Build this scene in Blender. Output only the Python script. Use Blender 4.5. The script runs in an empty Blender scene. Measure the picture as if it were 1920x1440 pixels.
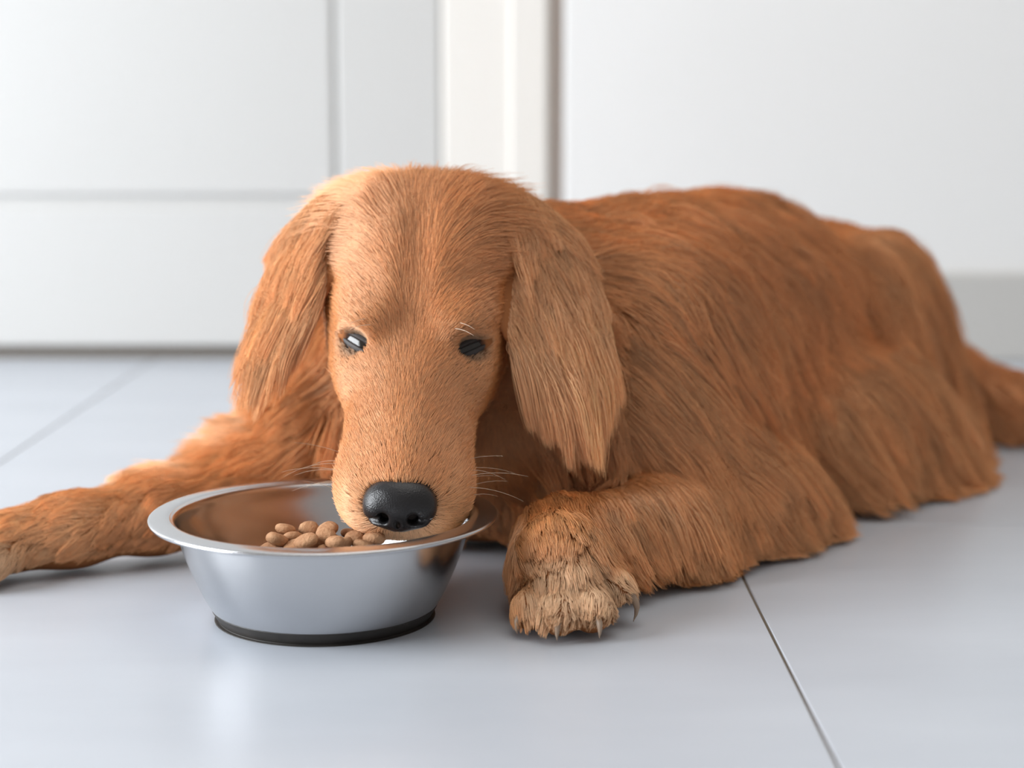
import bpy, bmesh, math
import numpy as np
from mathutils import Vector, Matrix
from mathutils.kdtree import KDTree

rng = np.random.default_rng(7)
scene = bpy.context.scene
col = scene.collection

# ---------------------------------------------------------------- camera
CAM_H, PITCH, FPX = 0.30, math.radians(8.5), 3300.0
cam_data = bpy.data.cameras.new('camera')
cam_data.sensor_width = 36.0
cam_data.lens = 36.0 * FPX / 1920.0
cam_data.clip_start = 0.02
cam_data.dof.use_dof = True
cam_data.dof.focus_distance = 1.06
cam_data.dof.aperture_fstop = 3.6
cam = bpy.data.objects.new('camera', cam_data)
cam.location = (0, 0, CAM_H)
cam.rotation_euler = (math.pi / 2 - PITCH, 0, 0)
col.objects.link(cam)
scene.camera = cam

# ---------------------------------------------------------------- world, light, exposure
world = bpy.data.worlds.new('room_light')
scene.world = world
world.use_nodes = True
bg = world.node_tree.nodes['Background']
bg.inputs['Color'].default_value = (1.0, 0.965, 0.93, 1)
bg.inputs['Strength'].default_value = 0.38

def area_light(name, loc, target, sx, sy, power, color):
    l = bpy.data.lights.new(name, 'AREA')
    l.shape = 'RECTANGLE'; l.size = sx; l.size_y = sy
    l.energy = power; l.color = color
    o = bpy.data.objects.new(name, l)
    o.location = loc
    d = Vector(target) - Vector(loc)
    o.rotation_euler = d.to_track_quat('-Z', 'Y').to_euler()
    col.objects.link(o)
    return o

area_light('assumed_window_light', (-2.7, 0.50, 1.02), (0.0, 1.2, 0.35), 1.9, 1.9, 176, (0.92, 0.96, 1.0))  # bare area light for an assumed window at left; no window is built
area_light('added_overhead_fill', (0.3, 1.1, 2.45), (0.1, 1.35, 0.0), 2.2, 2.2, 21, (1.0, 0.97, 0.92))  # added overhead fill lamp standing in for bounced light; no ceiling is built

scene.view_settings.view_transform = 'Standard'
scene.view_settings.look = 'None'
scene.view_settings.gamma = 1.0
scene.view_settings.use_curve_mapping = False
scene.view_settings.exposure = 0.06
scene.cycles.max_bounces = 4
scene.cycles.diffuse_bounces = 3
scene.cycles.glossy_bounces = 3
scene.cycles.transmission_bounces = 4
scene.cycles.adaptive_threshold = 0.15
scene.cycles.use_denoising = True
scene.cycles_curves.shape = 'THICK'

# ---------------------------------------------------------------- helpers
def mat(name, color, rough=0.5, metal=0.0, spec=0.5, **kw):
    m = bpy.data.materials.new(name); m.use_nodes = True
    b = m.node_tree.nodes['Principled BSDF']
    b.inputs['Base Color'].default_value = (*color, 1)
    b.inputs['Roughness'].default_value = rough
    b.inputs['Metallic'].default_value = metal
    b.inputs['Specular IOR Level'].default_value = spec
    for k, v in kw.items():
        b.inputs[k].default_value = v
    return m

def noise_color(m, c1, c2, scale, detail=4, stretch=(1, 1, 1), rough_amt=0.0, bump=0.0, bump_scale=None):
    nt = m.node_tree; b = nt.nodes['Principled BSDF']
    tc = nt.nodes.new('ShaderNodeTexCoord'); mp = nt.nodes.new('ShaderNodeMapping')
    mp.inputs['Scale'].default_value = stretch
    nz = nt.nodes.new('ShaderNodeTexNoise'); nz.inputs['Scale'].default_value = scale; nz.inputs['Detail'].default_value = detail
    cr = nt.nodes.new('ShaderNodeValToRGB')
    cr.color_ramp.elements[0].position = 0.3; cr.color_ramp.elements[1].position = 0.7
    cr.color_ramp.elements[0].color = (*c1, 1); cr.color_ramp.elements[1].color = (*c2, 1)
    L = nt.links.new
    L(tc.outputs['Object'], mp.inputs['Vector']); L(mp.outputs['Vector'], nz.inputs['Vector'])
    L(nz.outputs['Fac'], cr.inputs['Fac']); L(cr.outputs['Color'], b.inputs['Base Color'])
    if rough_amt:
        mr = nt.nodes.new('ShaderNodeMapRange')
        r0 = b.inputs['Roughness'].default_value
        mr.inputs['To Min'].default_value = r0 - rough_amt; mr.inputs['To Max'].default_value = r0 + rough_amt
        L(nz.outputs['Fac'], mr.inputs['Value']); L(mr.outputs['Result'], b.inputs['Roughness'])
    if bump:
        n2 = nt.nodes.new('ShaderNodeTexNoise'); n2.inputs['Scale'].default_value = bump_scale or scale * 5
        n2.inputs['Detail'].default_value = 5
        bp = nt.nodes.new('ShaderNodeBump'); bp.inputs['Strength'].default_value = bump; bp.inputs['Distance'].default_value = 0.002
        L(mp.outputs['Vector'], n2.inputs['Vector']); L(n2.outputs['Fac'], bp.inputs['Height']); L(bp.outputs['Normal'], b.inputs['Normal'])
    return m

def link(o, parent=None, **props):
    col.objects.link(o)
    if parent is not None:
        o.parent = parent
    for k, v in props.items():
        o[k] = v
    return o

def mesh_obj(name, verts, faces, material, parent=None, smooth=True, **props):
    me = bpy.data.meshes.new(name)
    me.from_pydata([tuple(v) for v in verts], [], [tuple(f) for f in faces])
    me.materials.append(material)
    if smooth:
        me.polygons.foreach_set('use_smooth', [True] * len(me.polygons))
    me.update()
    return link(bpy.data.objects.new(name, me), parent, **props)

def box_mesh(name, lo, hi, bevel=0.0, seg=2):
    bm = bmesh.new()
    bmesh.ops.create_cube(bm, size=1)
    for v in bm.verts:
        for i in range(3):
            v.co[i] = lo[i] + (v.co[i] + 0.5) * (hi[i] - lo[i])
    if bevel:
        bmesh.ops.bevel(bm, geom=list(bm.edges), offset=bevel, segments=seg, affect='EDGES', profile=0.5)
    me = bpy.data.meshes.new(name); bm.to_mesh(me); bm.free()
    return me

def box(name, lo, hi, material, parent=None, bevel=0.0, seg=2, **props):
    me = box_mesh(name, lo, hi, bevel, seg)
    me.materials.append(material)
    return link(bpy.data.objects.new(name, me), parent, **props)

def lathe(name, prof, material, parent=None, n=128, closed=False, **props):
    prof = np.array(prof, float); m = len(prof)
    th = np.linspace(0, 2 * math.pi, n, endpoint=False)
    V = np.stack([prof[:, None, 0] * np.cos(th), prof[:, None, 0] * np.sin(th), np.repeat(prof[:, None, 1], n, 1)], -1).reshape(-1, 3)
    F = []
    for i in range(m if closed else m - 1):
        a, b = i * n, ((i + 1) % m) * n
        for j in range(n):
            k = (j + 1) % n
            F.append((a + j, a + k, b + k, b + j))
    return mesh_obj(name, V, F, material, parent, **props)

def smooth_profile(pts, n=8):
    """Catmull-Rom through 2-D points."""
    P = np.array(pts, float); P = np.vstack([2 * P[0] - P[1], P, 2 * P[-1] - P[-2]])
    out = []
    for i in range(1, len(P) - 2):
        for t in np.linspace(0, 1, n, endpoint=False):
            a, b, c, d = P[i - 1], P[i], P[i + 1], P[i + 2]
            out.append(0.5 * (2 * b + (c - a) * t + (2 * a - 5 * b + 4 * c - d) * t * t + (3 * b - a - 3 * c + d) * t ** 3))
    out.append(P[-2])
    return np.array(out)

def unit(v):
    v = np.asarray(v, float)
    return v / (np.linalg.norm(v, axis=-1, keepdims=True) + 1e-12)

# ---------------------------------------------------------------- the room
M_tile = noise_color(mat('floor_tile_stone', (0.5, 0.52, 0.55), rough=0.34, spec=0.45),
                     (0.44, 0.468, 0.515), (0.50, 0.528, 0.575), 3.0, 6, (1, 3.0, 1), rough_amt=0.05, bump=0.05, bump_scale=40)
M_grout = mat('tile_grout', (0.15, 0.115, 0.08), rough=0.9)
M_white = noise_color(mat('white_lacquer', (0.8, 0.8, 0.79), rough=0.4, spec=0.3), (0.505, 0.503, 0.492), (0.53, 0.528, 0.517), 1.2)
M_cream = noise_color(mat('cream_paint', (0.8, 0.77, 0.72), rough=0.45, spec=0.35), (0.69, 0.665, 0.625), (0.715, 0.69, 0.65), 1.0)
M_wall = noise_color(mat('wall_plaster', (0.8, 0.8, 0.8), rough=0.7, spec=0.2), (0.69, 0.688, 0.68), (0.715, 0.713, 0.705), 1.5, bump=0.03, bump_scale=60)
M_base = noise_color(mat('baseboard_paint', (0.6, 0.59, 0.56), rough=0.5, spec=0.3), (0.46, 0.45, 0.43), (0.49, 0.48, 0.46), 2.0)
M_gap_shade = mat('gap_shade', (0.60, 0.52, 0.47), rough=0.7)  # shadow line between casing and wall, put into the colour
M_dark = mat('under_door_shade', (0.16, 0.14, 0.12), rough=0.8)  # shade of the gap under the door, as a dark colour

WY = 2.22
floor = box('floor', (-3.0, -1.0, -0.03), (3.0, WY + 0.30, -0.0012), M_grout, kind='structure')
PT, GAP = 0.6085, 0.0019
tile_me = box_mesh('tile', (0, 0, -0.012), (PT - GAP, PT - GAP, 0.0), 0.0005, 1)
tile_me.materials.append(M_tile)
for i in range(-4, 4):
    for j in range(-3, 3):
        x0 = 0.1535 + GAP / 2 + i * PT
        y0 = 1.292 + GAP / 2 + (j - 1) * PT
        if x0 < -2.6 or y0 + PT > WY + 0.4:
            continue
        t = bpy.data.objects.new('tile', tile_me)
        t.location = (x0, y0, 0)
        link(t, floor)

# white panelled door at left
door = bpy.data.objects.new('door_1', None); link(door, kind='structure')
box('stile', (-0.218, WY, 0.017), (-0.090, WY + 0.04, 2.05), M_white, door, 0.003)
box('stile', (-1.05, WY, 0.017), (-0.94, WY + 0.04, 2.05), M_white, door, 0.003)
box('rail', (-0.94, WY, 0.017), (-0.218, WY + 0.04, 0.193), M_white, door, 0.003)
box('rail', (-0.94, WY, 1.93), (-0.218, WY + 0.04, 2.05), M_white, door, 0.003)
box('panel', (-0.93, WY + 0.002, 0.207), (-0.2222, WY + 0.034, 1.92), M_white, door, 0.005)
box('panel_groove', (-0.95, WY + 0.0085, 0.18), (-0.21, WY + 0.036, 1.94), M_white, door)
box('trim_1', (-0.087, WY - 0.004, 0.0), (0.048, WY + 0.05, 2.2), M_cream, None, 0.004, kind='structure')
box('trim_2', (-0.003, WY - 0.010, 0.0), (0.044, WY - 0.004, 2.2), M_cream, None, 0.0028, kind='structure')
box('gap_shade_strip', (0.040, WY + 0.012, -0.0035), (0.07, WY + 0.06, 2.2), M_gap_shade, None, kind='structure')  # backing strip in the casing gap, coloured as its shadow line
box('under_door_shade_strip', (-1.10, WY + 0.012, -0.0035), (-0.08, WY + 0.06, 0.016), M_dark, None, kind='structure')  # added dark strip standing in for the shade below the door
box('wall_back', (0.0645, WY - 0.006, 0.0), (2.6, WY + 0.06, 2.4), M_wall, None, 0.003, kind='structure')
box('wall_left', (-3.0, WY - 0.004, 0.0), (-1.055, WY + 0.06, 2.4), M_wall, None, 0.003, kind='structure')
box('baseboard_back', (0.0645, WY - 0.020, 0.0), (2.6, WY - 0.006, 0.111), M_base, None, 0.004, kind='structure')

# ---------------------------------------------------------------- the bowl
M_steel = mat('brushed_steel', (0.56, 0.565, 0.58), rough=0.24, metal=1.0)
def brush(m, scale_v, r0, r1):
    nt = m.node_tree; b = nt.nodes['Principled BSDF']; L = nt.links.new
    tc = nt.nodes.new('ShaderNodeTexCoord'); mp = nt.nodes.new('ShaderNodeMapping'); mp.inputs['Scale'].default_value = scale_v
    nz = nt.nodes.new('ShaderNodeTexNoise'); nz.inputs['Scale'].default_value = 1.0; nz.inputs['Detail'].default_value = 6
    mr = nt.nodes.new('ShaderNodeMapRange'); mr.inputs['To Min'].default_value = r0; mr.inputs['To Max'].default_value = r1
    bp = nt.nodes.new('ShaderNodeBump'); bp.inputs['Strength'].default_value = 0.005; bp.inputs['Distance'].default_value = 0.0004
    L(tc.outputs['Object'], mp.inputs['Vector']); L(mp.outputs['Vector'], nz.inputs['Vector'])
    L(nz.outputs['Fac'], mr.inputs['Value']); L(mr.outputs['Result'], b.inputs['Roughness'])
    L(nz.outputs['Fac'], bp.inputs['Height']); L(bp.outputs['Normal'], b.inputs['Normal'])
brush(M_steel, (8, 8, 260), 0.18, 0.22)
M_rubber = noise_color(mat('black_rubber', (0.02, 0.018, 0.016), rough=0.55), (0.018, 0.016, 0.014), (0.035, 0.03, 0.026), 60)
BX, BY = -0.1145, 1.048
bowl = bpy.data.objects.new('feeding_bowl', None); bowl.location = (BX, BY, 0)
link(bowl, label='stainless steel feeding bowl with flat rim and black rubber foot on the floor', category='bowl')
outer = smooth_profile([(0.0683, 0.0072), (0.0710, 0.0115), (0.0758, 0.021), (0.081, 0.033), (0.0858, 0.046), (0.0892, 0.0575), (0.0905, 0.0628)], 6)
inner = smooth_profile([(0.0925, 0.0649), (0.0893, 0.0625), (0.0870, 0.055), (0.081, 0.042), (0.075, 0.028), (0.067, 0.0175), (0.05, 0.0133), (0.0, 0.0125)], 6)
rim = [(0.0905, 0.0628), (0.094, 0.0632), (0.1015, 0.0625), (0.1042, 0.0618), (0.1053, 0.0624), (0.1055, 0.0634), (0.1047, 0.0644), (0.1015, 0.0650), (0.0955, 0.0654), (0.0925, 0.0649)]
lathe('basin', np.vstack([outer, inner[1:] * 0 + inner[1:]])[:len(outer)], M_steel, bowl)
lathe('interior', inner, M_steel, bowl)
lathe('rim', smooth_profile(rim, 4), M_steel, bowl)
lathe('rubber_foot', smooth_profile([(0.0, 0.0), (0.062, 0.0), (0.0645, 0.0006), (0.0660, 0.0025), (0.0686, 0.0070), (0.0688, 0.0078), (0.0670, 0.0088)], 5), M_rubber, bowl)

# ---------------------------------------------------------------- kibble heap
M_kib = noise_color(mat('kibble', (0.42, 0.22, 0.11), rough=0.75, spec=0.25), (0.36, 0.175, 0.085), (0.50, 0.28, 0.15), 160, 4, bump=0.5, bump_scale=500)
def kibble_mesh(seed):
    r = np.random.default_rng(seed)
    bm = bmesh.new(); bmesh.ops.create_uvsphere(bm, u_segments=14, v_segments=9, radius=1)
    sx, sy, sz = 0.0074 * r.uniform(.9, 1.1), 0.0064 * r.uniform(.9, 1.1), 0.0038 * r.uniform(.9, 1.1)
    ph = r.uniform(0, 6.28, 3)
    for v in bm.verts:
        c = v.co; k = 1 + 0.05 * math.sin(3 * c.x + ph[0]) + 0.05 * math.sin(4 * c.y + ph[1])
        z = math.copysign(abs(c.z) ** 0.85, c.z)
        v.co = (c.x * sx * k, c.y * sy * k, z * sz * (1 - 0.12 * math.exp(-6 * (c.x ** 2 + c.y ** 2)) * (c.z > 0)))
    me = bpy.data.meshes.new('kibble'); bm.to_mesh(me); bm.free()
    me.polygons.foreach_set('use_smooth', [True] * len(me.polygons)); me.materials.append(M_kib)
    return me
kmeshes = [kibble_mesh(s) for s in range(6)]
kr = np.random.default_rng(21)
placed = []
HX, HY = -0.115, 1.038
def bowl_floor(x, y):
    r = math.hypot(x - BX, y - BY)
    return float(np.interp(r, inner[::-1, 0], inner[::-1, 1]))
for n in range(120):
    best = None
    for tr in range(14):
        a = kr.uniform(0, 2 * math.pi); rr = 0.031 * math.sqrt(kr.uniform())
        x = HX + 1.15 * rr * math.cos(a); y = HY + 0.8 * rr * math.sin(a)
        z = bowl_floor(x, y) + 0.0036
        for q in placed:
            d2 = ((x - q[0]) ** 2 + (y - q[1]) ** 2) / 0.0134 ** 2
            if d2 < 1:
                z = max(z, q[2] + 0.0073 * math.sqrt(1 - d2))
        # favour a heap: higher near the middle
        cost = z + 0.35 * rr
        if best is None or cost < best[0]:
            best = (cost, x, y, z)
    _, x, y, z = best
    if z > 0.0540:
        continue
    placed.append((x, y, z))
def kibble_in_view(p):
    # does the sight line from the camera clear the near rim of the bowl?
    c = np.array([0.0, 0.0, CAM_H]); v = np.array(p) + np.array([0, 0, 0.002]) - c
    for t in np.linspace(0.80, 1.0, 60):
        q = c + v * t
        if math.hypot(q[0] - BX, q[1] - BY) < 0.0915:
            return q[2] > 0.0655
    return False
seen = [k for k, p in enumerate(placed) if kibble_in_view(p)]
special = {}
if seen:
    special[max(seen, key=lambda k: placed[k][2])] = 'topmost brown kibble at the peak of the heap in the steel bowl'
    special.setdefault(min(seen, key=lambda k: placed[k][0] / placed[k][1]), 'leftmost brown kibble at the edge of the heap, farthest from the dog\'s muzzle')
    special.setdefault(max(seen, key=lambda k: placed[k][0] / placed[k][1]), 'rightmost brown kibble of the heap, right beneath the dog\'s muzzle')
for k, (x, y, z) in enumerate(placed):
    o = bpy.data.objects.new('kibble', kmeshes[kr.integers(6)])
    o.location = (x, y, z)
    o.rotation_euler = (kr.normal(0, .33), kr.normal(0, .33), kr.uniform(0, 6.28))
    link(o, label=special.get(k, 'small brown lentil-shaped kibble lying amid the heap inside the steel bowl'), category='kibble', group='kibble heap in the bowl')

# ---------------------------------------------------------------- implicit surfaces (the dog's body)
class Grid:
    def __init__(self, lo, hi, h):
        self.lo = np.array(lo, float); self.h = h
        self.n = np.ceil((np.array(hi) - self.lo) / h).astype(int) + 1
        self.D = np.full(self.n, 0.08, np.float32)
    def _sub(self, lo, hi):
        i0 = np.clip(np.floor((np.array(lo) - self.lo) / self.h).astype(int), 0, self.n)
        i1 = np.clip(np.ceil((np.array(hi) - self.lo) / self.h).astype(int) + 1, 0, self.n)
        ax = [(self.lo[k] + self.h * np.arange(i0[k], i1[k])).astype(np.float32) for k in range(3)]
        return tuple(slice(a, b) for a, b in zip(i0, i1)), ax[0][:, None, None], ax[1][None, :, None], ax[2][None, None, :]
    def add(self, fn, lo, hi, k, op=1):
        m = 0.045 + k
        sl, X, Y, Z = self._sub(np.array(lo) - m, np.array(hi) + m)
        if any(s.stop <= s.start for s in sl):
            return
        d = fn(X, Y, Z); A = self.D[sl]
        if op == 1:
            hh = np.maximum(k - np.abs(A - d), 0) / k
            self.D[sl] = np.minimum(A, d) - hh * hh * k * 0.25
        else:
            d = -d
            hh = np.maximum(k - np.abs(A - d), 0) / k
            self.D[sl] = np.maximum(A, d) + hh * hh * k * 0.25
    def cone(self, a, b, r1, r2, k=0.02, op=1):
        a = np.array(a, float); b = np.array(b, float); ba = b - a; l2 = float(ba @ ba) + 1e-12
        def f(X, Y, Z):
            t = np.clip(((X - a[0]) * ba[0] + (Y - a[1]) * ba[1] + (Z - a[2]) * ba[2]) / l2, 0, 1)
            return np.sqrt((X - a[0] - t * ba[0]) ** 2 + (Y - a[1] - t * ba[1]) ** 2 + (Z - a[2] - t * ba[2]) ** 2) - (r1 + (r2 - r1) * t)
        r = max(r1, r2)
        self.add(f, np.minimum(a, b) - r, np.maximum(a, b) + r, k, op)
    def ell(self, c, R, r, k=0.02, op=1):
        """R rows = axes, r = radii"""
        c = np.array(c, float); R = np.array(R, float); r = np.array(r, float)
        def f(X, Y, Z):
            dx, dy, dz = X - c[0], Y - c[1], Z - c[2]
            q = [(R[i, 0] * dx + R[i, 1] * dy + R[i, 2] * dz) for i in range(3)]
            k0 = np.sqrt((q[0] / r[0]) ** 2 + (q[1] / r[1]) ** 2 + (q[2] / r[2]) ** 2)
            k1 = np.sqrt((q[0] / r[0] ** 2) ** 2 + (q[1] / r[1] ** 2) ** 2 + (q[2] / r[2] ** 2) ** 2) + 1e-9
            return k0 * (k0 - 1) / k1
        ext = np.sqrt(((R * r[:, None]) ** 2).sum(0))
        self.add(f, c - ext, c + ext, k, op)
    def chain(self, pts, k=0.02):
        for (a, ra), (b, rb) in zip(pts[:-1], pts[1:]):
            self.cone(a, b, ra, rb, k)
    def sample(self, P):
        q = (P - self.lo) / self.h
        q = np.clip(q, 0, self.n - 1.001)
        i = q.astype(np.int64); f = (q - i).astype(np.float32)
        D = self.D; x, y, z = i.T; fx, fy, fz = f.T
        c = 0
        for dx in (0, 1):
            wx = fx if dx else 1 - fx
            for dy in (0, 1):
                wy = fy if dy else 1 - fy
                for dz in (0, 1):
                    c = c + D[x + dx, y + dy, z + dz] * wx * wy * (fz if dz else 1 - fz)
        return c
    def grad(self, P):
        e = self.h; g = np.zeros((len(P), 3))
        for k in range(3):
            d = np.zeros(3); d[k] = e
            g[:, k] = self.sample(P + d) - self.sample(P - d)
        return unit(g)
    def mesh(self, box_=None):
        """surface nets"""
        D = self.D; S = D < 0
        n = self.n
        cs = np.zeros(n - 1, np.int8)
        for dx in (0, 1):
            for dy in (0, 1):
                for dz in (0, 1):
                    cs += S[dx:n[0] - 1 + dx, dy:n[1] - 1 + dy, dz:n[2] - 1 + dz]
        act = (cs > 0) & (cs < 8)
        idx = np.argwhere(act)
        vid = np.full(n - 1, -1, np.int64); vid[act] = np.arange(len(idx))
        acc = np.zeros((len(idx), 3)); cnt = np.zeros(len(idx))
        corners = [(a, b, c) for a in (0, 1) for b in (0, 1) for c in (0, 1)]
        for a in corners:
            for k in range(3):
                if a[k]:
                    continue
                b = list(a); b[k] = 1
                da = D[idx[:, 0] + a[0], idx[:, 1] + a[1], idx[:, 2] + a[2]]
                db = D[idx[:, 0] + b[0], idx[:, 1] + b[1], idx[:, 2] + b[2]]
                m = (da < 0) != (db < 0)
                t = np.where(m, da / np.where(m, da - db, 1), 0)
                p = np.array(a, float)[None] + t[:, None] * (np.array(b) - np.array(a))[None]
                acc[m] += p[m]; cnt[m] += 1
        V = self.lo + self.h * (idx + acc / cnt[:, None])
        F = []
        for k in range(3):
            u, v = (k + 1) % 3, (k + 2) % 3
            s0 = [slice(None)] * 3; s1 = [slice(None)] * 3
            s0[k] = slice(0, n[k] - 1); s1[k] = slice(1, n[k])
            ch = S[tuple(s0)] != S[tuple(s1)]
            e = np.argwhere(ch)
            e = e[(e[:, u] > 0) & (e[:, v] > 0) & (e[:, u] < n[u] - 1) & (e[:, v] < n[v] - 1)]
            eu = np.zeros(3, int); eu[u] = 1; ev = np.zeros(3, int); ev[v] = 1
            g = lambda q: vid[q[:, 0], q[:, 1], q[:, 2]]
            quad = np.stack([g(e - eu - ev), g(e - ev), g(e), g(e - eu)], 1)
            ins = S[e[:, 0], e[:, 1], e[:, 2]]
            quad[~ins] = quad[~ins][:, ::-1]
            F.append(quad)
        return V, np.vstack(F)

def np_mesh(name, V, F, material, parent=None, **props):
    me = bpy.data.meshes.new(name)
    me.vertices.add(len(V)); me.vertices.foreach_set('co', V.astype(np.float32).ravel())
    me.loops.add(F.size); me.loops.foreach_set('vertex_index', F.astype(np.int32).ravel())
    me.polygons.add(len(F)); me.polygons.foreach_set('loop_start', np.arange(0, F.size, F.shape[1], dtype=np.int32))
    me.polygons.foreach_set('use_smooth', np.ones(len(F), bool))
    me.update(calc_edges=True); me.validate()
    me.materials.append(material)
    return link(bpy.data.objects.new(name, me), parent, **props)

# head frame: a = towards the nose, d = dorsal, x = lateral; centimetres
HO = np.array([-0.0618, 1.100, 0.1625])
hm = unit([-0.045, -0.693, -0.720])
hr = unit(np.array([1, 0, 0]) - hm * hm[0]); hr = unit(hr + np.array([0, 0, -0.02])); hr = unit(hr - hm * (hr @ hm))
hu = np.cross(hm, hr); hu = hu if hu[1] < 0 else -hu
HR = np.array([hr, hm, hu])
def hp(x, a, d):
    return HO + 0.01 * (x * hr + a * hm + d * hu)
def hd(x, a, d):
    return unit(x * hr + a * hm + d * hu)
cm = lambda *r: np.array(r) * 0.01

BA = unit([0.24, 0.36, 0.0]); BB = np.array([BA[1], -BA[0], 0.0]); BZ = np.array([0, 0, 1.0])
BR = np.array([BA, BB, BZ])

G = Grid((-0.46, 0.93, -0.012), (0.74, 1.84, 0.305), 0.003)
# trunk
G.ell((0.075, 1.315, 0.112), BR, (0.170, 0.112, 0.112), 0.03)
G.ell((0.165, 1.445, 0.124), BR, (0.180, 0.108, 0.116), 0.03)
G.ell((0.262, 1.605, 0.110), BR, (0.118, 0.108, 0.100), 0.02)
G.ell((0.12, 1.36, 0.162), BR, (0.12, 0.07, 0.074), 0.03)
# haunches
G.ell((0.322, 1.548, 0.100), BR, (0.100, 0.052, 0.102), 0.02)
G.ell((0.20, 1.675, 0.085), BR, (0.105, 0.05, 0.085), 0.025)
G.chain([((0.35, 1.625, 0.05), 0.035), ((0.39, 1.575, 0.028), 0.022), ((0.355, 1.46, 0.022), 0.020), ((0.33, 1.41, 0.018), 0.020)], 0.03)
G.ell((0.285, 1.415, 0.055), BR, (0.11, 0.045, 0.055), 0.03)
# neck, chest
G.chain([((0.075, 1.335, 0.145), 0.085), ((0.01, 1.265, 0.155), 0.075), ((-0.055, 1.205, 0.185), 0.055)], 0.03)
G.ell((-0.02, 1.25, 0.085), BR, (0.09, 0.10, 0.085), 0.03)
# near shoulder and foreleg (image right)
G.ell((0.105, 1.245, 0.125), BR, (0.075, 0.05, 0.085), 0.03)
G.chain([((0.085, 1.20, 0.088), 0.048), ((0.135, 1.215, 0.060), 0.036), ((0.188, 1.25, 0.030), 0.028)], 0.025)
G.chain([((0.188, 1.25, 0.030), 0.027), ((0.10, 1.145, 0.032), 0.027), ((0.032, 1.085, 0.036), 0.026)], 0.02)
G.chain([((0.030, 1.085, 0.034), 0.026), ((0.029, 1.045, 0.031), 0.026), ((0.032, 1.022, 0.025), 0.020)], 0.018)
TOES_N = [((0.011, 1.010, 0.0140), 0.0122), ((0.028, 0.999, 0.0145), 0.0128), ((0.0465, 1.003, 0.0150), 0.0128), ((0.060, 1.030, 0.0220), 0.0125)]
for c, r in TOES_N:
    c = np.array(c); b = np.array([0.034, 1.045, 0.026])
    G.cone(c, c + (b - c) * 0.6, r, r * 0.9, 0.0035)
# far shoulder and foreleg (image left)
G.ell((-0.105, 1.275, 0.105), BR, (0.07, 0.06, 0.075), 0.03)
G.chain([((-0.10, 1.265, 0.095), 0.055), ((-0.165, 1.235, 0.042), 0.034), ((-0.245, 1.185, 0.031), 0.023), ((-0.295, 1.158, 0.027), 0.021), ((-0.335, 1.140, 0.023), 0.021)], 0.02)
TOES_F = [((-0.362, 1.150, 0.0135), 0.0120), ((-0.366, 1.131, 0.0135), 0.0125), ((-0.358, 1.114, 0.0135), 0.0125), ((-0.340, 1.106, 0.014), 0.0120)]
for c, r in TOES_F:
    c = np.array(c); b = np.array([-0.322, 1.142, 0.024])
    G.cone(c, c + (b - c) * 0.6, r, r * 0.9, 0.0035)
# tail
G.chain([((0.355, 1.665, 0.085), 0.045), ((0.41, 1.655, 0.052), 0.030), ((0.475, 1.63, 0.034), 0.023), ((0.57, 1.605, 0.027), 0.019), ((0.68, 1.58, 0.022), 0.012)], 0.02)
# head
G.ell(hp(0, -6.2, -1.6), HR, cm(5.7, 6.6, 5.0), 0.02)
for s in (-1, 1):
    G.ell(hp(s * 2.0, -8.4, 0.1), HR, cm(3.3, 3.8, 3.2), 0.02)
for s in (-1, 1):
    G.ell(hp(s * 3.3, -1.2, -2.6), HR, cm(2.1, 4.2, 3.2), 0.02)
    G.ell(hp(s * 2.7, -1.3, 0.85), HR, cm(1.7, 1.7, 1.25), 0.012)
    G.ell(hp(s * 1.75, 4.6, -2.9), HR, cm(2.1, 5.6, 2.8), 0.016)
    G.ell(hp(s * 2.05, 9.0, -3.0), HR, cm(2.05, 2.8, 2.5), 0.012)
    G.ell(hp(s * 1.55, 0.6, -1.0), HR, cm(1.6, 3.0, 1.6), 0.014)
G.cone(hp(0, 0.0, -1.4), hp(0, 10.3, -1.5), 0.023, 0.0185, 0.012)
G.cone(hp(0, -1, -6.3), hp(0, 7.8, -5.6), 0.026, 0.015, 0.015)
G.cone(hp(-0.9, 10.7, -3.5), hp(0.9, 10.7, -3.5), 0.0125, 0.0125, 0.012)
# furrow and eye sockets
G.cone(hp(0, 0.2, 2.5), hp(0, -8, 4.75), 0.0075, 0.0085, 0.014, -1)
EYES = {}; EYEQ = {}; EYEN = {}
for s in (-1, 1):
    EYES[s] = hp(s * 3.55, 0.15, -0.15)
    G.ell(hp(s * 3.85, 0.35, 0.35), HR, cm(0.95, 0.75, 0.75), 0.012, -1)
G.D = np.maximum(G.D, -(np.zeros(G.n, np.float32) + (G.lo[2] + G.h * np.arange(G.n[2]))[None, None, :].astype(np.float32) - 0.002))

# loose folds and locks of the coat: shallow relief that runs down the flanks
sl_, X_, Y_, Z_ = G._sub((-0.05, 1.15, 0.0), (0.55, 1.80, 0.30))
aa = (X_ - 0.075) * BA[0] + (Y_ - 1.315) * BA[1]; bb = (X_ - 0.075) * BB[0] + (Y_ - 1.315) * BB[1]
q_ = aa + 0.35 * (Z_ - 0.12)
rel = (np.sin(q_ * 78 + 2.2 * np.sin(Z_ * 21 + 3 * aa)) + 0.7 * np.sin(q_ * 143 + 1.7 + 2.0 * np.sin(Z_ * 33))) / 1.7
mk = np.clip((bb - 0.02) / 0.05, 0, 1) * np.clip((aa + 0.03) / 0.08, 0, 1) * np.clip((0.215 - Z_) / 0.05, 0, 1)
mk = mk * np.where(Y_ < 1.2, 0, 1)
G.D[sl_] -= (0.0028 * rel * mk).astype(np.float32)

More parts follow.
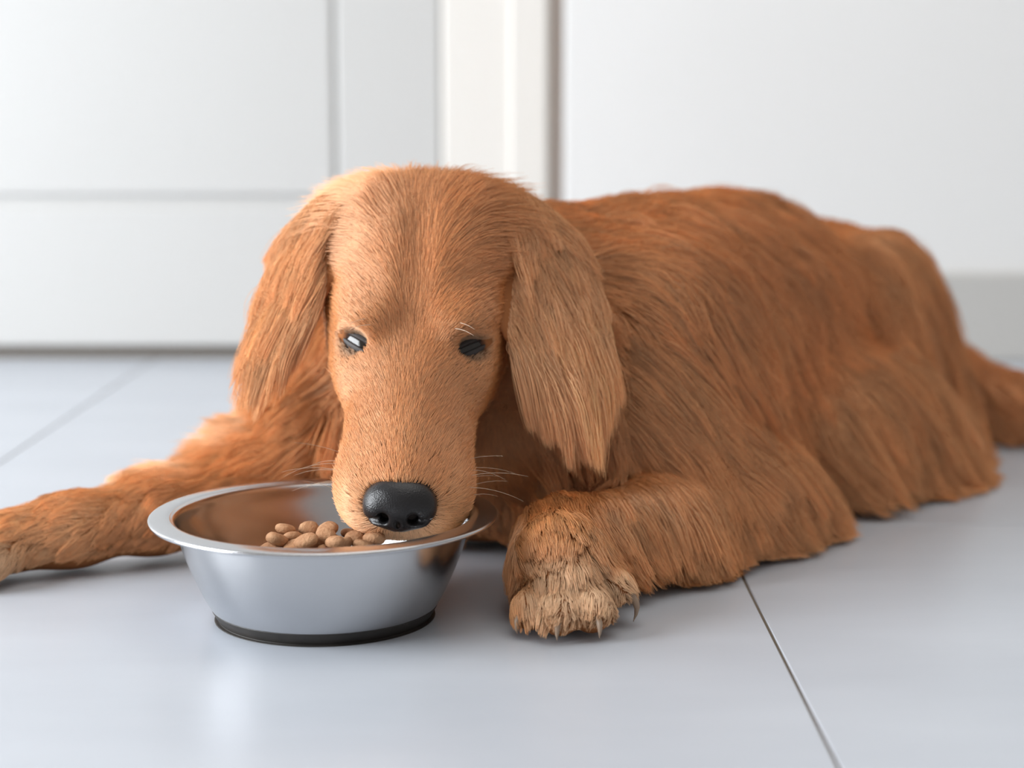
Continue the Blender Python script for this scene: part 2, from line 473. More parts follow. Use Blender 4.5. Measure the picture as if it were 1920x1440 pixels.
M_skin = noise_color(mat('undercoat', (0.30, 0.10, 0.033), rough=0.95, spec=0.1), (0.30, 0.115, 0.042), (0.36, 0.14, 0.055), 40)
dog = bpy.data.objects.new('dog', None); dog.location = (0.0, 1.25, 0.0)
link(dog, label='golden-red long-haired dog lying on the floor with its muzzle over the steel bowl', category='dog')
bpy.context.view_layer.update()
DI = Matrix.Translation((-0.0, -1.25, -0.0))
def adopt(o, parent=None):
    """parent with world coordinates kept"""
    o.parent = parent or dog
    o.matrix_parent_inverse = DI if o.parent == dog else Matrix.Identity(4)
    return o

V, F = G.mesh()
body = adopt(np_mesh('body', V, F, M_skin))
def add_pigment(obj, V):
    a = obj.data.attributes.new('pigment', 'FLOAT', 'POINT')
    d = np.minimum(np.linalg.norm(V - EYEQ[-1], axis=1), np.linalg.norm(V - EYEQ[1], axis=1))
    dn = N_solid.sample(V); inside = np.all((V > N.lo) & (V < N.lo + N.h * (N.n - 1)), axis=1)
    w = np.clip((0.0125 - d) / 0.003, 0, 1)
    w = np.maximum(w, np.where(inside, np.clip((0.0025 - dn) / 0.0015, 0, 1), 0))
    a.data.foreach_set('value', w.astype(np.float32))
def pigment_nodes(m):
    nt = m.node_tree; b = nt.nodes['Principled BSDF']
    at = nt.nodes.new('ShaderNodeAttribute'); at.attribute_name = 'pigment'
    mixn = nt.nodes.new('ShaderNodeMix'); mixn.data_type = 'RGBA'
    src = b.inputs['Base Color'].links[0].from_socket
    nt.links.new(at.outputs['Fac'], mixn.inputs[0]); nt.links.new(src, mixn.inputs[6]); mixn.inputs[7].default_value = (0.028, 0.022, 0.020, 1)
    nt.links.new(mixn.outputs[2], b.inputs['Base Color'])
pigment_nodes(M_skin)

# ears
EAR = {}
def ear_grid(s):
    if s < 0:
        top, mid, bot = np.array([-0.118, 1.168, 0.240]), np.array([-0.142, 1.150, 0.190]), np.array([-0.156, 1.134, 0.158])
        wide = unit([-0.80, 0.55, -0.15]); w = 0.030
    else:
        top, mid, bot = np.array([0.000, 1.170, 0.239]), np.array([0.025, 1.146, 0.188]), np.array([0.039, 1.116, 0.138])
        wide = unit([0.85, 0.45, 0.05]); w = 0.041
    ln = unit(bot - top); wide = unit(wide - ln * (wide @ ln)); nm = np.cross(ln, wide)
    lo = np.minimum(top, bot) - 0.06; hi = np.maximum(top, bot) + 0.06
    E = Grid(lo, hi, 0.0022)
    R = np.array([ln, wide, nm])
    E.ell((top + bot) / 2, R, (np.linalg.norm(bot - top) * 0.60, w, 0.0065), 0.01)
    E.ell(top + ln * 0.022, R, (0.034, w * 0.8, 0.010), 0.012)
    head_at = hp(s * 4.6, -8.6, 0.9)
    E.cone(top + ln * 0.006, head_at, 0.013, 0.018, 0.015)
    return E, R, top, bot
for s in (-1, 1):
    E, R, top, bot = ear_grid(s)
    Ve, Fe = E.mesh()
    o = adopt(np_mesh('ear', Ve, Fe, M_skin))
    EAR[s] = dict(obj=o, V=Ve, F=Fe, R=R, top=top, bot=bot, grid=E)

# nose
M_nose = mat('nose_leather', (0.012, 0.011, 0.012), rough=0.33, spec=0.42)
def nose_bump(m):
    nt = m.node_tree; b = nt.nodes['Principled BSDF']; L = nt.links.new
    tc = nt.nodes.new('ShaderNodeTexCoord'); vo = nt.nodes.new('ShaderNodeTexVoronoi'); vo.inputs['Scale'].default_value = 1100
    bp = nt.nodes.new('ShaderNodeBump'); bp.inputs['Strength'].default_value = 0.35; bp.inputs['Distance'].default_value = 0.0004
    L(tc.outputs['Object'], vo.inputs['Vector']); L(vo.outputs['Distance'], bp.inputs['Height']); L(bp.outputs['Normal'], b.inputs['Normal'])
nose_bump(M_nose)
nc = hp(0, 11.1, -1.2)
N = Grid(nc - 0.035, nc + 0.035, 0.0008)
N.ell(hp(0, 11.1, -0.95), HR, cm(2.15, 1.40, 1.35), 0.004)
N.ell(hp(0, 11.7, -1.35), HR, cm(1.55, 1.15, 1.25), 0.006)
N.cone(hp(0, 11.5, -1.6), hp(0, 11.7, -3.0), 0.0085, 0.0035, 0.007)
for s in (-1, 1):
    N.ell(hp(s * 1.25, 11.6, -1.25), HR, cm(0.90, 0.95, 0.95), 0.005)
N_solid = Grid(nc - 0.035, nc + 0.035, 0.0008); N_solid.D = N.D.copy()
for s in (-1, 1):
    N.cone(hp(s * 0.98, 13.0, -0.35), hp(s * 0.80, 12.0, -1.35), 0.0040, 0.0030, 0.0022, -1)
    N.cone(hp(s * 1.0, 12.65, -0.95), hp(s * 2.10, 12.0, -1.65), 0.0030, 0.0018, 0.002, -1)
N.cone(hp(0, 13.0, -0.4), hp(0, 12.3, -2.4), 0.0012, 0.0012, 0.002, -1)
Vn, Fn = N.mesh()
nose = adopt(np_mesh('nose', Vn, Fn, M_nose, label='black leathery nose'))

# eyes
M_eye = mat('eyeball', (0.012, 0.007, 0.004), rough=0.10, spec=0.6)
M_lid = mat('eyelid_skin', (0.034, 0.026, 0.023), rough=0.55, spec=0.5)
for s in (-1, 1):
    r = 0.0140
    n_ = hd(s * 0.50, 0.40, 0.76)
    q = EYES[s] + n_ * 0.025
    for _ in range(40):
        q = q - n_ * float(G.sample(q[None])[0]) * 0.8
    n_ = unit(n_ + 1.3 * G.grad(q[None])[0]); EYEN[s] = n_
    c = q - n_ * (r * 1.08 * 0.70 - 0.0036)
    EYEQ[s] = q
    EYES[s] = c
    e1 = hd(-s * 0.72, 0.62, 0.25); e1 = unit(e1 - n_ * (e1 @ n_)); e2 = np.cross(n_, e1); e2 = e2 if e2[2] > 0 else -e2
    bm = bmesh.new(); bmesh.ops.create_uvsphere(bm, u_segments=32, v_segments=20, radius=r)
    me = bpy.data.meshes.new('eye'); bm.to_mesh(me); bm.free(); me.materials.append(M_eye)
    me.polygons.foreach_set('use_smooth', [True] * len(me.polygons))
    for v in me.vertices:
        w_ = np.array(v.co); v.co = tuple(w_ + e1 * (w_ @ e1) * 0.48 - e2 * (w_ @ e2) * 0.29 - n_ * (w_ @ n_) * 0.31)
    eo = bpy.data.objects.new('eye', me); link(eo)
    adopt(eo); eo.location = c
    for sgn in (1, -1):
        ns, nv = 25, 10
        Vl = []; Fl = []
        for layer, rad in ((0, 1.10), (1, 1.0)):
            for i in range(ns):
                sx = -0.90 + 1.8 * i / (ns - 1)
                edge = 0.16 * (1 - (sx / 0.9) ** 2) - 0.05 + (0.04 if sgn > 0 else -0.30) * (1 - (sx / 0.9) ** 2)
                lim = sgn * math.sqrt(max(0.0, 0.985 - sx * sx))
                for j in range(nv):
                    t = edge + (lim - edge) * j / (nv - 1)
                    z = math.sqrt(max(0.0, 1 - sx * sx - t * t))
                    p = (1.50 * sx * e1 + 0.72 * t * e2 + 0.70 * z * n_) * r * (rad if j > 0 or layer else rad - 0.02)
                    Vl.append(p)
        for layer in (0, 1):
            o_ = layer * ns * nv
            for i in range(ns - 1):
                for j in range(nv - 1):
                    Fl.append((o_ + i * nv + j, o_ + (i + 1) * nv + j, o_ + (i + 1) * nv + j + 1, o_ + i * nv + j + 1))
        for i in range(ns - 1):
            Fl.append((i * nv, (i + 1) * nv, ns * nv + (i + 1) * nv, ns * nv + i * nv))
        lo = mesh_obj('eyelid', Vl, Fl, M_lid, eo)

add_pigment(body, V)

# claws
M_claw = mat('claw_horn', (0.34, 0.24, 0.17), rough=0.4)
def claw(tip, root, r):
    tip = np.array(tip); root = np.array(root); ax = tip - root; L = np.linalg.norm(ax); ax /= L
    up = np.array([0, 0, 1.0]); sd = unit(np.cross(ax, up)); up = np.cross(sd, ax)
    Vc = []; Fc = []; ns, nr = 6, 8
    for i in range(ns):
        t = i / (ns - 1); rr = r * (1 - t) ** 0.7 + 0.0002
        c = root + ax * L * t + up * (0.25 * L * math.sin(t * math.pi))
        for j in range(nr):
            a = 2 * math.pi * j / nr
            Vc.append(c + rr * (0.8 * math.cos(a) * sd + math.sin(a) * up))
    for i in range(ns - 1):
        for j in range(nr):
            k = (j + 1) % nr
            Fc.append((i * nr + j, i * nr + k, (i + 1) * nr + k, (i + 1) * nr + j))
    adopt(mesh_obj('claw', Vc, Fc, M_claw))
for (c, r), b in [(t, (0.034, 1.045, 0.02)) for t in TOES_N] + [(t, (-0.322, 1.142, 0.02)) for t in TOES_F]:
    c = np.array(c); dr = unit((c - np.array(b)) * np.array([1, 1, 0]))
    claw(c + dr * (r + 0.0022) - np.array([0, 0, c[2] - 0.003]), c + dr * r * 0.75 + np.array([0, 0, 0.000]), 0.0032)

# ---------------------------------------------------------------- fur
C0 = np.array([0.66, 0.265, 0.080])   # coat
C1 = np.array([0.73, 0.345, 0.130])    # feathering
C2 = np.array([0.80, 0.53, 0.32])     # pale tips, paws, chin
CTRL = []
def ctl(p, d, L, reg, c=C0):
    CTRL.append((np.array(p, float), unit(d), L, reg, c))
def hctl(x, a, d, dx, da, dd, L, c=C0):
    for s in ((-1, 1) if x else (1,)):
        ctl(hp(s * x, a, d), hd(s * dx, da, dd), L * 0.01, 0, c)
hctl(0, 9, .6, 0, -1, .15, .6); hctl(1.4, 9.2, .2, .5, -1, 0, .6); hctl(0, 5, .9, 0, -1, .1, .85); hctl(1.8, 5, .3, .5, -1, 0, .85)
hctl(3.6, 8, -2.5, .3, -.8, -.3, .7); hctl(2.6, 10.5, -3, .5, -.6, -.4, .6, C1); hctl(0, 11, -3.6, 0, -.2, -1, .6, C2)
hctl(3.6, 4.5, -2.5, .3, -.9, -.3, .8); hctl(3.4, 7, -5, .1, -.7, -.7, 1.0); hctl(0, 1.2, 1.0, 0, -1, .1, .8); hctl(1.6, 1.2, .6, .5, -1, .1, .7)
hctl(2.6, -1.2, 1.8, .7, -.8, .1, .8); hctl(3.8, 1.6, -.5, .5, -.8, -.2, .7); hctl(4.8, -.5, -1, .3, -.9, -.4, .9); hctl(5.0, 0.5, -3.5, .2, -.8, -.6, 1.3)
hctl(0, -4, 3.0, 0, -1, 0, 1.5); hctl(1.8, -4, 3, .55, -1, 0, 1.6); hctl(3.8, -4, 2, .8, -.8, -.2, 1.6); hctl(5.3, -4, 0, .5, -.7, -.7, 1.4)
hctl(0, -8, 3.6, 0, -1, 0, 2.3); hctl(2.4, -8, 3.4, .65, -.9, 0, 2.8); hctl(4.6, -8, 2, .9, -.40, -.5, 4.2, C1); hctl(5.4, -8, .3, .8, .1, -.9, 4.2, C1); hctl(4.9, -6.2, 1.4, .9, -.4, -.5, 2.4)
hctl(0, -12, 1.5, 0, -.8, -.6, 3.0); hctl(3.5, -11.5, 1.0, .8, -.4, -.6, 4.0, C1); hctl(5.2, -3, -4.5, .2, -.5, -.9, 2.5); hctl(3, 0, -7.5, .1, -.6, -.8, 2.0); hctl(0, 4, -7.5, 0, -.8, -.6, 1.5)
b_ = lambda a, b, z: np.array([0.075, 1.315, 0]) + a * BA + b * BB + z * BZ
bd = lambda a, b, z: unit(a * BA + b * BB + z * BZ)
# neck / chest
ctl((0.02, 1.26, 0.225), (.5, .55, -.25), .035, 1); ctl((0.0, 1.22, 0.17), (.35, -.05, -.9), .04, 1); ctl((-0.13, 1.25, 0.16), (-.3, -.2, -.9), .04, 1)
ctl((-0.04, 1.18, 0.10), (.05, -.25, -.95), .045, 1); ctl((0.04, 1.19, 0.10), (.2, -.2, -.95), .045, 1); ctl((-0.10, 1.20, 0.08), (-.35, -.25, -.85), .04, 1)
# back and flank
for a in (-0.02, 0.10, 0.22, 0.34):
    ctl(b_(a, 0.0, .235), bd(.95, .30, -.05), .038, 1)
    ctl(b_(a, 0.075, .205), bd(.7, .42, -.6), .055, 1)
    ctl(b_(a, 0.115, .14), bd(.50, .12, -.9), .070, 1)
    ctl(b_(a, 0.12, .08), bd(.30, .18, -.95), .080, 1, C1 * .97)
    ctl(b_(a, 0.115, .03), bd(.28, .70, -.6), .065, 1, C1 * .95)
    ctl(b_(a, -0.10, .15), bd(.7, -.2, -.7), .045, 1)
ctl((0.135, 1.215, 0.16), (.45, .15, -.9), .045, 1); ctl((0.15, 1.21, 0.11), (.5, .1, -.85), .045, 1)
# haunch, rump
ctl((0.34, 1.53, 0.19), bd(.40, .35, -.85), .055, 1, C1); ctl((0.37, 1.52, 0.12), bd(.25, .05, -1), .085, 1, C1); ctl((0.39, 1.55, 0.06), bd(.2, .2, -1), .075, 1, C1)
ctl((0.33, 1.47, 0.14), bd(.3, .15, -.95), .08, 1, C1); ctl((0.35, 1.46, 0.05), bd(.2, .5, -.85), .06, 1, C1 * .95)
ctl((0.33, 1.68, 0.18), bd(.5, .2, -.85), .050, 1, C1); ctl((0.38, 1.63, 0.12), bd(.3, .1, -.95), .055, 1, C1); ctl((0.41, 1.60, 0.05), bd(.3, .3, -.9), .05, 1)
ctl((0.368, 1.49, 0.115), bd(.15, .15, -1), .07, 1, C2 * .9)
# near foreleg
ctl((0.11, 1.18, 0.10), (.75, .1, -.6), .045, 2, C1); ctl((0.15, 1.195, 0.065), (.75, .15, -.6), .045, 2, C1); ctl((0.20, 1.235, 0.035), (.6, .0, -.75), .045, 2, C1)
ctl((0.13, 1.15, 0.04), (.35, -.35, -.9), .04, 2, C1 * .97); ctl((0.08, 1.09, 0.045), (.45, -.45, -.75), .028, 2, C1)
ctl((0.029, 1.09, 0.062), (.15, -.95, .05), .018, 2); ctl((0.031, 1.045, 0.058), (.1, -.95, -.3), .015, 2, C1); ctl((0.004, 1.05, 0.035), (-.1, -.8, -.6), .015, 2); ctl((0.064, 1.05, 0.04), (.5, -.75, -.45), .018, 2, C1)
ctl((0.019, 1.0, 0.022), (.0, -.75, -.65), .008, 2, C2); ctl((0.039, 0.995, 0.022), (.15, -.75, -.65), .008, 2, C2); ctl((0.069, 1.02, 0.025), (.55, -.6, -.55), .008, 2, C2); ctl((0.001, 1.01, 0.015), (-.2, -.6, -.75), .008, 2, C1)
# far foreleg
ctl((-0.15, 1.225, 0.085), (-.75, -.45, -.35), .030, 2, C1); ctl((-0.20, 1.20, 0.065), (-.85, -.5, -.15), .020, 2, C1); ctl((-0.20, 1.24, 0.06), (-.75, .25, .25), .040, 2, C1); ctl((-0.27, 1.16, 0.055), (-.88, -.45, -.1), .014, 2, C1)
ctl((-0.25, 1.21, 0.045), (-.8, .3, .2), .028, 2, C1); ctl((-0.25, 1.16, 0.03), (-.75, -.5, -.45), .014, 2); ctl((-0.33, 1.125, 0.045), (-.85, -.4, -.25), .012, 2, C1); ctl((-0.345, 1.11, 0.025), (-.6, -.5, -.55), .012, 2, C2 * .95); ctl((-0.37, 1.13, 0.02), (-.8, -.2, -.5), .012, 2, C2)
ctl((-0.19, 1.195, 0.02), (-.5, -.6, -.6), .02, 2)
# tail
ctl((0.43, 1.65, 0.09), (.8, -.15, -.4), .05, 3); ctl((0.50, 1.63, 0.055), (.9, -.25, -.2), .055, 3); ctl((0.50, 1.61, 0.03), (.75, -.45, -.45), .06, 3); ctl((0.60, 1.59, 0.03), (.85, -.3, -.35), .06, 3); ctl((0.45, 1.63, 0.04), (.6, -.4, -.65), .055, 3)

CP = np.array([c[0] for c in CTRL]); CD = np.array([c[1] for c in CTRL]); CL = np.array([c[2] for c in CTRL]); CR = np.array([c[3] for c in CTRL]); CC = np.array([c[4] for c in CTRL])

def idw(P, vals, power=2.2, chunk=60000):
    out = np.zeros((len(P), vals.shape[1]), np.float32)
    c2 = (CP ** 2).sum(1)
    for i in range(0, len(P), chunk):
        p = P[i:i + chunk]
        d2 = (p ** 2).sum(1)[:, None] + c2[None] - 2 * p @ CP.T
        w = 1.0 / (np.maximum(d2, 0) + 2.5e-5) ** power
        out[i:i + chunk] = (w @ vals) / w.sum(1)[:, None]
    return out
def nearest_region(P, chunk=60000):
    out = np.zeros(len(P), int); c2 = (CP ** 2).sum(1)
    for i in range(0, len(P), chunk):
        d2 = c2[None] - 2 * P[i:i + chunk] @ CP.T
        out[i:i + chunk] = CR[d2.argmin(1)]
    return out

# direction field on a coarse lattice
FH = 0.010
flo = G.lo; fn = np.ceil((G.n - 1) * G.h / FH).astype(int) + 2
ii = np.stack(np.meshgrid(*[np.arange(k) for k in fn], indexing='ij'), -1).reshape(-1, 3)
Ff = idw(flo + FH * ii, CD).reshape(*fn, 3)
def field(P):
    q = np.clip((P - flo) / FH, 0, fn - 1.001); i = q.astype(int); f = (q - i)
    out = 0
    for dx in (0, 1):
        for dy in (0, 1):
            for dz in (0, 1):
                w = (f[:, 0] if dx else 1 - f[:, 0]) * (f[:, 1] if dy else 1 - f[:, 1]) * (f[:, 2] if dz else 1 - f[:, 2])
                out = out + w[:, None] * Ff[i[:, 0] + dx, i[:, 1] + dy, i[:, 2] + dz]
    return unit(out)

# smooth pseudo-noise (sum of sines) for waviness and locks
def snoise(P, freq, seed, n=6):
    r = np.random.default_rng(seed); o = np.zeros((len(P), 3))
    for k in range(n):
        w = unit(r.normal(size=3)) * freq * r.uniform(.6, 1.5); ph = r.uniform(0, 6.28)
        o += np.sin(P @ w + ph)[:, None] * unit(r.normal(size=3))[None]
    return o / math.sqrt(n)

def roots_on(V, F, dens_fn):
    A, B, Cc, Dd = (V[F[:, k]] for k in range(4))
    n1 = np.cross(B - A, Cc - A); n2 = np.cross(Cc - A, Dd - A)
    area = 0.5 * (np.linalg.norm(n1, axis=1) + np.linalg.norm(n2, axis=1)); nm = unit(n1 + n2)
    cen = (A + B + Cc + Dd) / 4
    lam = area * dens_fn(cen, nm)
    cnt = rng.poisson(lam)
    f = np.repeat(np.arange(len(F)), cnt)
    u = rng.random(len(f))[:, None]; v = rng.random(len(f))[:, None]
    P = A[f] * (1 - u) * (1 - v) + B[f] * u * (1 - v) + Cc[f] * u * v + Dd[f] * (1 - u) * v
    return P, nm[f]

CAMP = np.array([0, 0, CAM_H])
def facing(P, n):
    d = (unit(CAMP - P) * n).sum(1)
    return np.where(d > -0.45, 1.0, 0.08)

EYEP = np.array([EYEQ[-1], EYEQ[1]]) + 0.0016 * hm

# combined collision grid (body + ears)
def collide(P, ears=True):
    d = G.sample(P)
    return d

def trace(P, nrm, L, nseg, dirfn, lift, wav, grav, seed, thick=0.16, collide_body=True, Lb=None, lockj=0.0):
    """grow strands along the direction field, hugging the surface"""
    N_ = len(P); pts = np.zeros((N_, nseg + 1, 3)); pts[:, 0] = P
    u = rng.random(N_)
    pos = P.copy(); n = nrm.copy()
    jit = rng.normal(0, 0.10, (N_, 3)) + lockj * (snoise(P, 130, seed + 5) + 0.7 * snoise(P, 330, seed + 6))
    lift = lift * (0.6 + 3.2 * rng.random(N_) ** 8)
    for i in range(1, nseg + 1):
        s = i / nseg
        f = dirfn(pos) + jit + wav * snoise(pos, 75, seed) + 0.5 * wav * snoise(pos, 240, seed + 1)
        f[:, 2] -= grav * s
        f = unit(f)
        fn_ = (f * n).sum(1, keepdims=True)
        near_w = np.clip((0.012 - G.sample(pos)) / 0.010, 0, 1)[:, None] if collide_body else 1.0
        t = f - n * np.minimum(fn_, 0) * near_w
        t = unit(t) + n * (lift * (1 - s) ** 1.5)[:, None]
        pos = pos + unit(t) * (L / nseg)[:, None]
        if collide_body:
            d = G.sample(pos); n = np.where((d < 0.04)[:, None], G.grad(pos), n)
            tgt = 0.0006 + thick * (L if Lb is None else Lb) * (0.15 + 0.85 * u) * s ** 0.7
            pos = pos + n * np.maximum(tgt - d, 0)[:, None]
        fl = 0.0012 + 0.004 * u
        pos[:, 2] = np.maximum(pos[:, 2], fl)
        pts[:, i] = pos
    return pts

def clump(pts, n_guides, strength, power=1.3, seed=0):
    N_, S, _ = pts.shape
    r = np.random.default_rng(seed)
    g = r.choice(N_, min(n_guides, N_), replace=False)
    kd = KDTree(len(g))
    for k, q in enumerate(pts[g, 0]):
        kd.insert(q, k)
    kd.balance()
    near = g[np.fromiter((kd.find(p)[1] for p in pts[:, 0]), int, N_)]
    w = strength * (np.arange(S) / (S - 1)) ** power
    st = (w[None, :, None] * r.uniform(.5, 1.0, (N_, 1, 1)))
    off = pts[near] - pts
    return pts + st * off, near

M_fur = bpy.data.materials.new('golden_fur'); M_fur.use_nodes = True
nt = M_fur.node_tree; nt.nodes.clear()
out = nt.nodes.new('ShaderNodeOutputMaterial')
df = nt.nodes.new('ShaderNodeBsdfDiffuse')
hr_ = nt.nodes.new('ShaderNodeBsdfHair'); hr_.component = 'Reflection'
hr_.inputs['RoughnessU'].default_value = 0.18; hr_.inputs['RoughnessV'].default_value = 0.55; hr_.inputs['Color'].default_value = (0.95, 0.66, 0.46, 1)
ht_ = nt.nodes.new('ShaderNodeBsdfHair'); ht_.component = 'Transmission'
ht_.inputs['RoughnessU'].default_value = 0.5; ht_.inputs['RoughnessV'].default_value = 0.9
ms = nt.nodes.new('ShaderNodeMixShader'); ms.inputs[0].default_value = 0.27
m2 = nt.nodes.new('ShaderNodeMixShader'); m2.inputs[0].default_value = 0.14
at = nt.nodes.new('ShaderNodeAttribute'); at.attribute_name = 'tint'
hi_ = nt.nodes.new('ShaderNodeHairInfo')
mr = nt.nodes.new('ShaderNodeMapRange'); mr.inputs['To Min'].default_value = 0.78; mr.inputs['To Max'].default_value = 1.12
mx = nt.nodes.new('ShaderNodeVectorMath'); mx.operation = 'SCALE'
L_ = nt.links.new
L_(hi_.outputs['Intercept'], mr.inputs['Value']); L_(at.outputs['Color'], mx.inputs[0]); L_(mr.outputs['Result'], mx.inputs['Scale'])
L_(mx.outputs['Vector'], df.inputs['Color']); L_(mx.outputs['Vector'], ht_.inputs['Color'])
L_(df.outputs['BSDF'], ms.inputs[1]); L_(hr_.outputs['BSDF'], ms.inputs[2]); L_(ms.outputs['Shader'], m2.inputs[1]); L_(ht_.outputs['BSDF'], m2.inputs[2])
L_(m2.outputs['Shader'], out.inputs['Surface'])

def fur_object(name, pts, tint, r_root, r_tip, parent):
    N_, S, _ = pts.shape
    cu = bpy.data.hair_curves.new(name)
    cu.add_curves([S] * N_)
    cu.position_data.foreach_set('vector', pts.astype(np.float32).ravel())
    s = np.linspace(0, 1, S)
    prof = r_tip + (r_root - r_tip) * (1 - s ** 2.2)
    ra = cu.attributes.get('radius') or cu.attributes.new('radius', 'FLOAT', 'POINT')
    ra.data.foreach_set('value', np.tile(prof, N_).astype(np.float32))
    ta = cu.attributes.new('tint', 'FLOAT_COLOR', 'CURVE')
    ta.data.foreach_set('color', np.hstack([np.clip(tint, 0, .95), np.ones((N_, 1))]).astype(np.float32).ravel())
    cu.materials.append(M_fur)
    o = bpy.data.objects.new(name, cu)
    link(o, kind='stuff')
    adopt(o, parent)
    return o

def tint_of(P, seed, base=None, near=None):
    c = idw(P, CC) if base is None else np.repeat(base[None], len(P), 0)
    v = 1 + 0.10 * snoise(P, 60, seed)[:, :1] + rng.normal(0, 0.10, (len(P), 1))
    if near is not None:
        lk = np.random.default_rng(seed).normal(0, 0.11, near.max() + 1)[near]
        v = v + lk[:, None]
    return c * np.clip(v, .5, 1.5)

DENS = {0: 2.5e6, 1: 3.8e5, 2: 1.3e6, 3: 2.8e5}
def body_density(cen, nm):
    reg = nearest_region(cen)
    d = np.choose(reg, [DENS[k] for k in range(4)]).astype(float) * facing(cen, nm)
    d *= np.where((nm[:, 2] < -0.5) & (cen[:, 2] < 0.02), 0.0, 1.0)
    for e, s in zip(EYEP, (-1, 1)):
        v = cen - e; n_ = EYEN[s]; e1 = hd(-s * 0.72, 0.62, 0.25); e1 = unit(e1 - n_ * (e1 @ n_)); e2 = np.cross(n_, e1)
        d *= ((v @ e1 / 0.0160) ** 2 + (v @ e2 / 0.0054) ** 2 + (v @ n_ / 0.012) ** 2) > 1
    return d
P, nrm = roots_on(V, F, body_density)
keep = N_solid.sample(P) > -0.0008
inn = np.all((P > N.lo) & (P < N.lo + N.h * (N.n - 1)), axis=1)
keep |= ~inn
P, nrm = P[keep], nrm[keep]
reg = nearest_region(P)
EYED = np.minimum(np.linalg.norm(P - EYEP[0], axis=1), np.linalg.norm(P - EYEP[1], axis=1))
LEN = idw(P, CL[:, None])[:, 0] * np.clip(EYED / 0.022, 0.42, 1)
REG = [('head_fur', 4, 0.00014, 0.00005), ('coat', 8, 0.00026, 0.00007), ('leg_fur', 6, 0.00018, 0.00005), ('tail_fur', 9, 0.00032, 0.00009)]
for k, (name, ns, r0, r1) in enumerate(REG):
    m = reg == k
    p, nn = P[m], nrm[m]
    L = LEN[m] * np.where(rng.random(m.sum()) < .25, rng.uniform(.9, 1.35, m.sum()), rng.uniform(.65, 1.05, m.sum()))
    if k:
        L = L * np.clip(1 + (0.12 if k == 2 else 0.38) * snoise(p, 170, 77)[:, 0] + (0.05 if k == 2 else 0.2) * snoise(p, 60, 78)[:, 0], .45, 1.6)
    if k == 0:
        pts = trace(p, nn, L, ns, field, 0.22 * np.ones(len(p)), 0.08, 0.0, 11, thick=0.16)
        pts, _ = clump(pts, len(p) // 30, 0.30, 1.2, 3)
        near = None
    else:
        wv = {1: 0.13, 2: 0.15, 3: 0.2}[k]
        pts = trace(p, nn, L, ns, field, 0.30 * np.ones(len(p)), wv, 0.25, 20 + k, thick=0.14 if k == 1 else 0.17, Lb=LEN[m] * 0.8, lockj={1: 0.17, 2: 0.13, 3: 0.15}[k])
        cs = {1: (.38, .62, .50), 2: (.25, .45, .35), 3: (.45, .55, .4)}[k]
        pts, n0 = clump(pts, max(50, len(p) // 700), cs[0], 1.0, 5)
        pts, near = clump(pts, max(50, len(p) // 90), cs[1], 1.0, 6)
        pts, _ = clump(pts, max(50, len(p) // 14), cs[2], 1.0, 9)
    pts[:, :, 2] = np.maximum(pts[:, :, 2], 0.001)
    fur_object(name, pts, tint_of(p, 31 + k, None, near) * (0.22 + 0.78 * np.clip((EYED[m] - 0.0085) / 0.0055, 0, 1))[:, None], r0, r1, dog)
    print(name, len(p))

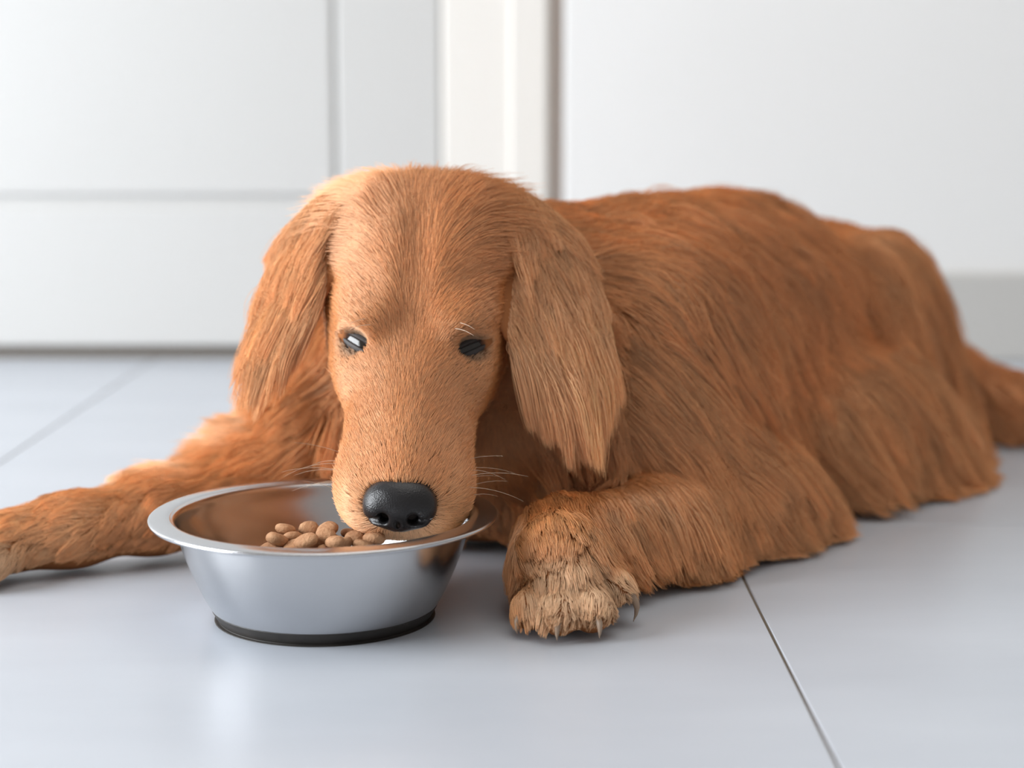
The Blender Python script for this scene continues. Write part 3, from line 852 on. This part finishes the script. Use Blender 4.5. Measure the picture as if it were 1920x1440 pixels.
# ear fur
for s in (-1, 1):
    e = EAR[s]
    ln, wide, nm_ = e['R']; top, bot = e['top'], e['bot']; Ltot = np.linalg.norm(bot - top)
    def dens(cen, nm):
        return 1.2e6 * facing(cen, nm)
    p, nn = roots_on(e['V'], e['F'], dens)
    ok = G.sample(p) > 0.006
    p, nn = p[ok], nn[ok]
    tpar = ((p - top) @ ln) / Ltot
    L = ((0.024 + 0.027 * np.clip(tpar, 0, 1)) if s > 0 else (0.027 + 0.019 * np.clip(tpar, 0, 1))) * rng.uniform(.75, 1.2, len(p))
    def efield(q):
        t = np.clip(((q - top) @ ln) / Ltot, -0.2, 1.3)
        wv = ((q - (top + bot) / 2) @ wide) / 0.035
        return unit(ln[None] * (0.75) + np.array([0, 0, -0.55])[None] * np.clip(t, 0.2, 1)[:, None] + wide[None] * (0.42 * wv * np.clip(1.1 - t, 0, 1))[:, None])
    L = L * np.clip(1 + 0.42 * snoise(p, 230, 79)[:, 0], .5, 1.6)
    pts = trace(p, nn, L, 9, efield, 0.22 * np.ones(len(p)), 0.14, 0.2, 50 + s, thick=0.05, lockj=0.10)
    pts, near = clump(pts, len(p) // 420, 0.45, 1.5, 7)
    pts, near = clump(pts, len(p) // 80, 0.55, 1.2, 8)
    pts, _ = clump(pts, len(p) // 10, 0.4, 1.0, 9)
    fur_object('ear_fur', pts, tint_of(p, 40 + s, np.array([0.84, 0.425, 0.185]), near), 0.00016, 0.00005, e['obj'])
    print('ear', len(p))

# ---------------------------------------------------------------- whiskers
M_whisk = mat('whisker', (0.62, 0.50, 0.38), rough=0.4)
def whisker(p0, d0, L, droop, r=0.00013):
    p = np.array(p0, float); d = unit(d0); Vw = []; Fw = []; ns, nr = 9, 5
    for i in range(ns):
        t = i / (ns - 1)
        a1 = unit(np.cross(d, [0.3, 0.2, 0.9])); a2 = np.cross(d, a1)
        for j in range(nr):
            a = 2 * math.pi * j / nr
            Vw.append(p + (r * (1 - 0.85 * t) + 0.00003) * (math.cos(a) * a1 + math.sin(a) * a2))
        p = p + d * L / ns; d = unit(d + np.array([0, 0, -droop / ns]))
    for i in range(ns - 1):
        for j in range(nr):
            k = (j + 1) % nr
            Fw.append((i * nr + j, i * nr + k, (i + 1) * nr + k, (i + 1) * nr + j))
    adopt(mesh_obj('whisker', Vw, Fw, M_whisk))
wr = np.random.default_rng(4)
for s in (-1, 1):
    for i in range(8):
        a, d = 9.6 - 0.75 * (i % 4) - wr.uniform(0, .3), -1.9 - 1.0 * (i // 4) - wr.uniform(0, .4)
        whisker(hp(s * 3.7, a, d), hd(s * 1.0, -0.15 + wr.uniform(-.25, .15), wr.uniform(-.1, .5)), wr.uniform(.022, .045), wr.uniform(.3, .9))
    for i in range(2):
        whisker(hp(s * 2.6, -0.4 + .5 * i, 1.7), hd(s * .8, .5, .6), .02, .5, .00018)
